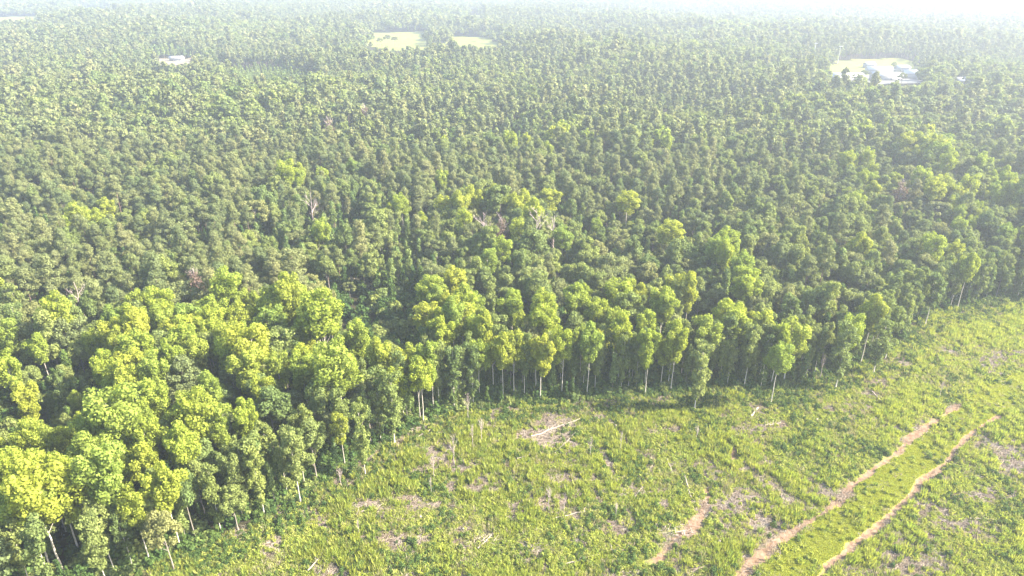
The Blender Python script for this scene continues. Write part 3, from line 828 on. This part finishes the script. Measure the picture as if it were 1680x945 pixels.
idx = np.where((rng.random(len(wx)) < .30 * smooth(.5, .7, fbm(wx, wy, 5, 19, 2)) + .015), 5, idx)
idx = np.where((ed < 9) & (rng.random(len(wx)) < .6), np.where(rng.random(len(wx)) < .5, 5, 3), idx)
idx = np.where((rng.random(len(wx)) < .05 + .3 * bare + .25 * smooth(.55, .72, fbm(wx, wy, 9, 23, 2))), 6, idx)
scatter('weeds', np.stack([wx, wy, hgt(wx, wy) + (fbm(wx, wy, 3.2, 61, 2) - .5) * .5], 1), idx, rng.uniform(0, 6.28, len(wx)),
        np.clip(np.exp(rng.normal(-.26, .30, len(wx))), .3, 1.4), TUF, 'bright green weeds and brambles over the clear-felled ground')
print('weeds', len(wx))
# broken sticks lying over the bare soil
def litter(seed, mat):
    r = random.Random(seed); mb = MB()
    for q in range(9):
        cx, cy_ = r.uniform(-1, 1), r.uniform(-1, 1); an = r.uniform(0, 3.14); l = r.uniform(.4, 1.6); t = r.uniform(.02, .055)
        dx, dy = math.cos(an) * l / 2, math.sin(an) * l / 2
        mb.tube([(cx - dx, cy_ - dy, r.uniform(0, .25)), (cx, cy_, .15), (cx + dx, cy_ + dy, r.uniform(.05, .4))], [t, t * .8, t * .4], 4, False)
    return mb.mesh('litter', mat)
lx, ly = sample(260000, -75, 290, 85, 330)
rut, bare, lane, pth = fields_at(lx, ly)
pa, pb, pd = proj(lx, ly, 0)
ok = (pa > -100) & (pa < 1950) & (pb < 1100) & inpoly(lx, ly, CLEAR) & (rng.random(len(lx)) < np.clip(bare * .8 - .08, 0, 1) * (1 - lane) * (1 - rut) + .012)
lx, ly = lx[ok], ly[ok]
scatter('stick_litter', np.stack([lx, ly, hgt(lx, ly) + .05], 1), rng.integers(0, 4, len(lx)), rng.uniform(0, 6.28, len(lx)), rng.uniform(.6, 1.3, len(lx)),
        [litter(1, M['deadwood']), litter(2, M['twigs']), litter(3, M['bark']), litter(4, M['twigs'])], 'broken grey sticks strewn over the bare soil of the clearing')
print('litter', len(lx))
# short grass of the lane between the ruts
gx_, gy_ = sample(1300000, 20, 230, 90, 260)
rut, bare, lane, pth = fields_at(gx_, gy_)
pa, pb, pd = proj(gx_, gy_, 0)
ok = (lane > .4) & (rut < .25) & (pa < 1780) & (pb < 1060) & (rng.random(len(gx_)) < .9) & inpoly(gx_, gy_, CLEAR)
gx_, gy_ = gx_[ok], gy_[ok]
GT = [tuft(11, .30, 26, .45, .05, M['grass'], .5), tuft(12, .22, 30, .5, .05, M['grass'], .6), leafball(13, .45, .22, 50, .13, M['grass'])]
scatter('grass', np.stack([gx_, gy_, hgt(gx_, gy_)], 1), rng.integers(0, 3, len(gx_)), rng.uniform(0, 6.28, len(gx_)), rng.uniform(.6, 1.3, len(gx_)), GT,
        'short yellow green grass on the lane between two ruts')
print('grass', len(gx_))

# ------------------------------------------------------------------ dead wood
def zg(x, y): return float(hgt(x, y))

def bare_tree(seed, H, mat, levels=3, spread=.5, nlimb=7):
    r = random.Random(seed); mb = MB(); tw = MB()
    pts = [(r.uniform(-.1, .1) * i * .5, r.uniform(-.1, .1) * i * .5, -.3 + i * H / 6) for i in range(7)]
    rb = H * .013
    mb.tube(pts, [rb * (1 - .85 * i / 6) for i in range(7)])
    def grow(p, d, L_, rr, lv):
        q = p
        path = [p]
        for _ in range(3):
            d = (d + Vector((r.uniform(-.2, .2), r.uniform(-.2, .2), r.uniform(-.02, .16)))).normalized()
            q = q + d * L_ / 3; path.append(q)
        tw.tube([tuple(c) for c in path], [rr, rr * .75, rr * .5, rr * .2], 4, False)
        if lv:
            for _ in range(4):
                k = r.choice(path[1:]); nd = (d + Vector((r.uniform(-1, 1), r.uniform(-1, 1), r.uniform(-.2, .7))) * .8).normalized()
                grow(k, nd, L_ * .55, rr * .5, lv - 1)
    for i in range(nlimb):
        z = H * r.uniform(.35, .95); a = r.uniform(0, 6.28)
        grow(Vector((0, 0, z)), Vector((math.cos(a) * spread * 2, math.sin(a) * spread * 2, 1)).normalized(), H * .3 * (1.25 - z / H), rb * .4, levels - 1)
    return mb, tw

snag = [bare_tree(s, 18, None) for s in range(4)]
SM = {(i, k): (a.mesh('snag_trunk', M['snagwood'], True), b.mesh('snag_twigs', M['snagwood'], False)) for i, (a, b) in enumerate(snag) for k in ('twigs', 'rust')}
rb_ = {}
for i in range(2):
    r = np.random.default_rng(50 + i); L, H = crown_lobes('mid', r)
    V, F = lobes_crown(L, 22, .34, .7, r); rb_[i] = new_mesh('withered', V, F, M['rust'])
for n, (px, py, H, k, lab) in enumerate(SNAGS):
    x0, y0 = ground(px, py + 6, 17)
    root = link('dead_tree', None, loc=(x0, y0, zg(x0, y0)), rotz=n * 1.3, scale=H * 1.3 / 18, label=lab, category='dead tree', group='dead trees in the forest')
    a, b = SM[n % 4, k]
    link('trunk', a, root); link('branches', b, root)
    if k == 'rust':
        c = link('foliage', rb_[n % 2], root, scale=(.8, .8, .95))

# grey dead saplings hung with dry vines in the clearing
DS = [(745, 765, 7.5), (776, 735, 6), (790, 725, 6.5), (712, 785, 6), (708, 810, 4), (900, 838, 6), (925, 845, 5), (1018, 740, 5), (1142, 725, 4.5), (968, 750, 5), (1345, 622, 7),
      (1320, 626, 6), (1372, 610, 6), (1540, 655, 5), (560, 800, 5), (768, 690, 7), (590, 880, 4), (1010, 850, 4)]
dsm = []
for s in range(3):
    mb, tw = bare_tree(20 + s, 6, None, 3, .22, 11)
    dsm.append((mb.mesh('stem', M['snagwood'], True), tw.mesh('twigs', M['snagwood'])))
used_s = set()
for n, (px, py, H) in enumerate(DS):
    x0, y0 = ground(px, py)
    root = link('dead_sapling', None, loc=(x0, y0, zg(x0, y0)), rotz=n * 2.1, scale=(H / 6 * 1.1, H / 6 * 1.1, H / 6 * 1.2),
                label=f"{'tall' if H > 6 else 'small' if H < 5 else 'thin'} grey leafless sapling standing in weeds, {px / 16.8:.0f}% across, {py / 9.45:.0f}% down the photo", category='dead sapling', group='grey dead saplings in the clearing')
    link('trunk', dsm[n % 3][0], root); link('branches', dsm[n % 3][1], root)

# fallen logs, each with broken limb stubs
LOGS = [(1232, 686, 1243, 671, .28, 'short white log lying alone near the trees'), (1122, 782, 1133, 818, .26, 'bleached log lying towards the viewer mid clearing'),
        (862, 722, 962, 686, .16, 'long pale pole across the grey debris by the trees'), (910, 745, 945, 712, .14, 'pale pole just below the long one'),
        (905, 852, 985, 838, .12, 'thin pale pole lying in weeds'), (912, 933, 985, 912, .12, 'long thin pole near the bottom of the clearing'), (506, 940, 545, 890, .14, 'slanting pale pole at the lower left of the clearing'),
        (680, 722, 706, 708, .18, 'pale log by the path at the forest edge'), (848, 755, 872, 748, .14, 'short grey pole left in the weeds under the debris patch'), (1094, 755, 1105, 782, .14, 'dark leaning pole in tall weeds'),
        (1590, 853, 1630, 855, .10, 'crooked white branch on bare soil at the right'), (1262, 700, 1280, 696, .14, 'small pale log right of the lone white log'), (784, 903, 815, 872, .16, 'pale split log above the heap of slash'),
        (1000, 885, 1006, 915, .13, 'upright leaning grey stick beside the brush heap'), (1430, 645, 1445, 660, .22, 'grey log in the far right of the clearing'), (1040, 820, 1055, 800, .1, 'thin stick in the middle weeds'),
        (1255, 700, 1268, 696, .1, 'thin stick touching the small pale log'), (745, 715, 775, 712, .12, 'pale stick at the foot of the dead saplings')]
for n, (ax0, ay0, bx0, by0, rr, lab) in enumerate(LOGS):
    a = np.array(ground(ax0, ay0)); b = np.array(ground(bx0, by0))
    c = (a + b) / 2; L_ = np.linalg.norm(b - a); an = math.atan2(b[1] - a[1], b[0] - a[0])
    r = random.Random(n); mb = MB(); k = 7
    L_ = min(L_, 16)
    pts = [(-L_ / 2 + L_ * i / (k - 1), r.uniform(-.05, .05) * L_ * .3, .45 + rr * .5 + r.uniform(-.04, .10)) for i in range(k)]
    mb.tube(pts, [rr * (1 - .55 * i / (k - 1)) for i in range(k)])
    o = link('fallen_log', mb.mesh('fallen_log', M['deadwood'], True), loc=(c[0], c[1], zg(*c)), rotz=an, label=lab, category='fallen log', group='fallen logs in the clearing')
    for q in range(3):
        i = r.randint(2, k - 2); sb = MB(); p = np.array(pts[i]); dv = np.array([r.uniform(.1, .5), r.choice((-1, 1)) * r.uniform(.2, .6), r.uniform(.1, .6)])
        sb.tube([p, p + dv * .8, p + dv * 1.5 + np.array([.2, 0, 0])], [rr * .4, rr * .3, rr * .12])
        link('branch_stub', sb.mesh('branch_stub', M['deadwood'], True), o)

# heaps of slash: crossed sticks
HEAPS = [(870, 716, 14, 4), (920, 703, 12, 3), (1035, 900, 5, 3), (800, 886, 7, 3.5), (640, 885, 9, 4), (600, 835, 9, 3.5), (800, 798, 6, 3), (1108, 872, 8, 3), (1440, 632, 7, 3), (995, 808, 6, 3),
         (700, 768, 5, 3), (670, 705, 6, 3), (1000, 662, 8, 2), (1560, 580, 7, 3), (540, 900, 6, 3), (875, 900, 5, 3), (1385, 815, 5, 2), (690, 735, 5, 2)]
for n, (px, py, a, b) in enumerate(HEAPS):
    x0, y0 = ground(px, py); r = random.Random(900 + n); mb = MB()
    for q in range(70):
        cx, cy_ = r.gauss(0, a * .36), r.gauss(0, b * .36); an = r.gauss(.3, .8); l = r.uniform(.6, 2.6); z = r.uniform(.05, .6) * math.exp(-(cx / a) ** 2 - (cy_ / b) ** 2)
        dx, dy = math.cos(an) * l / 2, math.sin(an) * l / 2; dz = r.uniform(-.2, .25); t = r.uniform(.03, .08)
        mb.tube([(cx - dx, cy_ - dy, z - dz + .1), (cx + r.uniform(-.1, .1), cy_ + r.uniform(-.1, .1), z + .15), (cx + dx, cy_ + dy, z + dz + .1)], [t, t * .8, t * .4], 4, False)
    link('brush_heap', mb.mesh('brush_heap', M['deadwood'] if n % 2 else M['twigs']), loc=(x0, y0, zg(x0, y0)), rotz=r.uniform(-.4, .4),
         label=f"heap of {'pale' if n % 2 else 'greyish brown'} broken sticks, {px / 16.8:.0f}% across, {py / 9.45:.0f}% down the photo", category='brush heap', group='heaps of slash left by logging')

# stumps
for n, (px, py) in enumerate([(1060, 780), (930, 800), (690, 850), (1300, 720), (1180, 890), (760, 870), (1340, 690), (1010, 700)]):
    x0, y0 = ground(px, py); mb = MB(); mb.tube([(0, 0, -.2), (0, 0, .1), (.02, 0, .55)], [.42, .30, .27])
    o = link('tree_stump', mb.mesh('tree_stump', M['bark'], True), loc=(x0, y0, zg(x0, y0) + .05), label=f"low cut stump almost hidden in weeds, {px / 16.8:.0f}% across, {py / 9.45:.0f}% down the photo", category='tree stump', group='cut stumps in the clearing')
    mb = MB(); mb.tube([(.02, 0, .552), (.02, 0, .58)], [.262, .25]); link('cut_face', mb.mesh('cut_face', M['deadwood']), o)

# ------------------------------------------------------------------ far buildings
M['white'] = plain_mat('white_metal_roof', (.38, .38, .38), (.48, .48, .48), .4, .5)
M['wallw'] = plain_mat('pale_wall', (.25, .24, .23), (.34, .33, .31), .5)
M['glass'] = plain_mat('dark_window', (.05, .06, .07), (.08, .09, .10), .5, .2)
M['blue'] = plain_mat('blue_grey_roof', (.28, .32, .37), (.34, .38, .43), .5, .5)
M['door'] = plain_mat('grey_door', (.25, .25, .25), (.32, .32, .32), .5)
def house(px, py, w, d_, h, rise, rot, roofm, lab, cat='building', name='white_building'):
    x0, y0 = ground(px, py)
    w, d_ = w * .72, d_ * .8
    root = link(name, None, loc=(x0, y0, zg(x0, y0) + .9), rotz=rot, label=lab, category=cat, group='far buildings' if cat != 'car' else None)
    mb = MB(); mb.box(-w / 2, w / 2, -d_ / 2, d_ / 2, -2, h)
    mb.add([(-w / 2, -d_ / 2, h), (-w / 2, d_ / 2, h), (-w / 2, 0, h + rise), (-w / 2, 0, h + rise), (w / 2, -d_ / 2, h), (w / 2, d_ / 2, h), (w / 2, 0, h + rise), (w / 2, 0, h + rise)], [(0, 1, 2, 3), (4, 5, 6, 7)])
    link('wall', mb.mesh('wall', M['wallw']), root)
    mb = MB(); e = .5; t = .2
    for sg in (-1, 1):
        ye = sg * (d_ / 2 + e); ze = h - rise * e / (d_ / 2)
        V = [(-w / 2 - e, 0, h + rise + .02), (w / 2 + e, 0, h + rise + .02), (w / 2 + e, ye, ze + .02), (-w / 2 - e, ye, ze + .02)]
        V += [(a, b, c + t) for a, b, c in V]
        mb.add(V, [(0, 1, 2, 3), (4, 7, 6, 5), (2, 6, 7, 3), (0, 3, 7, 4), (1, 5, 6, 2)])
    link('roof', mb.mesh('roof', roofm), root)
    for i in range(max(2, int(w / 6))):
        wx0 = -w / 2 + (i + .5) * w / max(2, int(w / 6))
        mb = MB()
        if i == 1: mb.box(wx0 - .6, wx0 + .6, -d_ / 2 - .06, -d_ / 2 + .02, 0, 2.2); link('door', mb.mesh('door', M['door']), root)
        else: mb.box(wx0 - .8, wx0 + .8, -d_ / 2 - .05, -d_ / 2 + .02, 1.0, 2.3); link('window', mb.mesh('window', M['glass']), root)
house(1385, 133, 48, 20, 5, 2.5, -.1, M['white'], 'long white roofed building at the left end of the far right yard')
house(1375, 137, 22, 12, 4, 2, .2, M['white'], 'small white roofed shed in front of the long building at the yard')
house(1440, 122, 36, 16, 5, 2.5, -.15, M['white'], 'white roofed hall in the middle of the far right yard')
house(1452, 132, 40, 18, 5, 2.5, -.2, M['white'], 'low white roofed building nearest the trees in the yard')
house(1478, 119, 20, 12, 5, 2, .1, M['blue'], 'blue grey roofed building behind the yard halls')
house(1503, 130, 38, 16, 5.5, 3, -.3, M['white'], 'white roofed building at the right end of the yard')
house(1425, 112, 16, 10, 4, 2, .1, M['white'], 'small white building at the upper edge of the yard, by the pasture')
house(1578, 141, 26, 14, 5, 2.5, .2, M['white'], 'white building alone among trees right of the yard')
house(291, 101, 24, 10, 4, 2, .1, M['white'], 'white house in the middle of the sandy yard', name='white_house')
house(330, 98, 10, 8, 3.5, 1.6, .3, M['white'], 'small white shed at the right end of the sandy yard', name='white_shed')
house(306, 153, 14, 9, 5, 2.2, -.2, M['blue'], 'pale blue roofed house half hidden among the left trees', name='pale_house')
house(243, 87, 12, 8, 4, 2, .2, M['white'], 'small pale house in trees above the sandy yard', name='pale_house')
# floodlight masts by the far right pasture
for n, (px, py, lab) in enumerate([(1334, 99, 'left of the two pale floodlight masts beside the far pasture'), (1374, 105, 'right of the two pale floodlight masts beside the far pasture')]):
    x0, y0 = ground(px, py); root = link('floodlight_mast', None, loc=(x0, y0, zg(x0, y0)), label=lab, category='floodlight mast', group='floodlight masts by the far pasture')
    mb = MB(); mb.tube([(0, 0, 0), (0, 0, 10), (0, 0, 21)], [.25, .2, .16]); link('pole', mb.mesh('pole', M['white'], True), root)
    mb = MB(); mb.box(-2.2, 2.2, -.15, .15, 20.3, 20.6); link('crossbar', mb.mesh('crossbar', M['white']), root)
    for q in range(4):
        mb = MB(); mb.box(-2.1 + q * 1.2, -1.5 + q * 1.2, -.6, -.15, 20.4, 21.2); link('lamp_head', mb.mesh('lamp_head', M['white']), root)

# lone trees standing in the far pasture
for n, (px, py, s, k, lab) in enumerate([(624, 76, .9, 'oak', 'round tree at the left end of the clump in the far pasture'), (636, 74, 1.1, 'oak', 'tallest tree of the clump in the far pasture'),
        (648, 75, 1.0, 'oak', 'tree at the right end of the clump in the far pasture'), (703, 74, 1.2, 'oak', 'tree left in the hedge between the two far pastures'), (713, 76, 1.0, 'mid', 'low tree in the hedge between the two far pastures'),
        (724, 74, 1.3, 'oak', 'big tree in the hedge between the two far pastures'), (735, 74, 1.3, 'oak', 'tree at the right end of the hedge between the pastures'), (791, 69, 1.25, 'oak', 'round lone tree in the right far pasture'), (1368, 96, 1.2, 'oak', 'round tree by the floodlight mast'), (1416, 131, .7, 'oak', 'small dark tree between the halls of the yard'), (1402, 139, .75, 'oak', 'tree in front of the long white roofed building'), (1478, 139, .8, 'oak', 'tree in front of the right end hall of the yard'), (1432, 141, .8, 'mid', 'tree in front of the middle of the yard'), (1465, 115, .6, 'oak', 'small tree behind the blue grey roofed building')]):
    x0, y0 = ground(px, py); v = n % NV[k]
    root = link('field_tree', None, loc=(x0, y0, zg(x0, y0)), rotz=n, scale=(s * 1.25, s * 1.25, s * .95), label=lab, category='field tree', group='trees in the far pastures')
    link('trunk', TRUNK[k, v], root); link('crown', CROWN[k, v], root)

# ------------------------------------------------------------------ haze
hm, ht, ho = nodes('haze')
pv = ht.nodes.new('ShaderNodeVolumePrincipled')
pv.inputs['Color'].default_value = HAZE_COLOR; pv.inputs['Density'].default_value = HAZE_DENSITY; pv.inputs['Anisotropy'].default_value = HAZE_ANISO
ht.links.new(pv.outputs[0], ho.inputs['Volume'])
mb = MB(); mb.box(-5100, 5100, -500, 6600, float(Z.min()) - 1, CAMH + 3)
link('haze', mb.mesh('haze', hm), kind='stuff', label='pale haze lying over the whole forest')
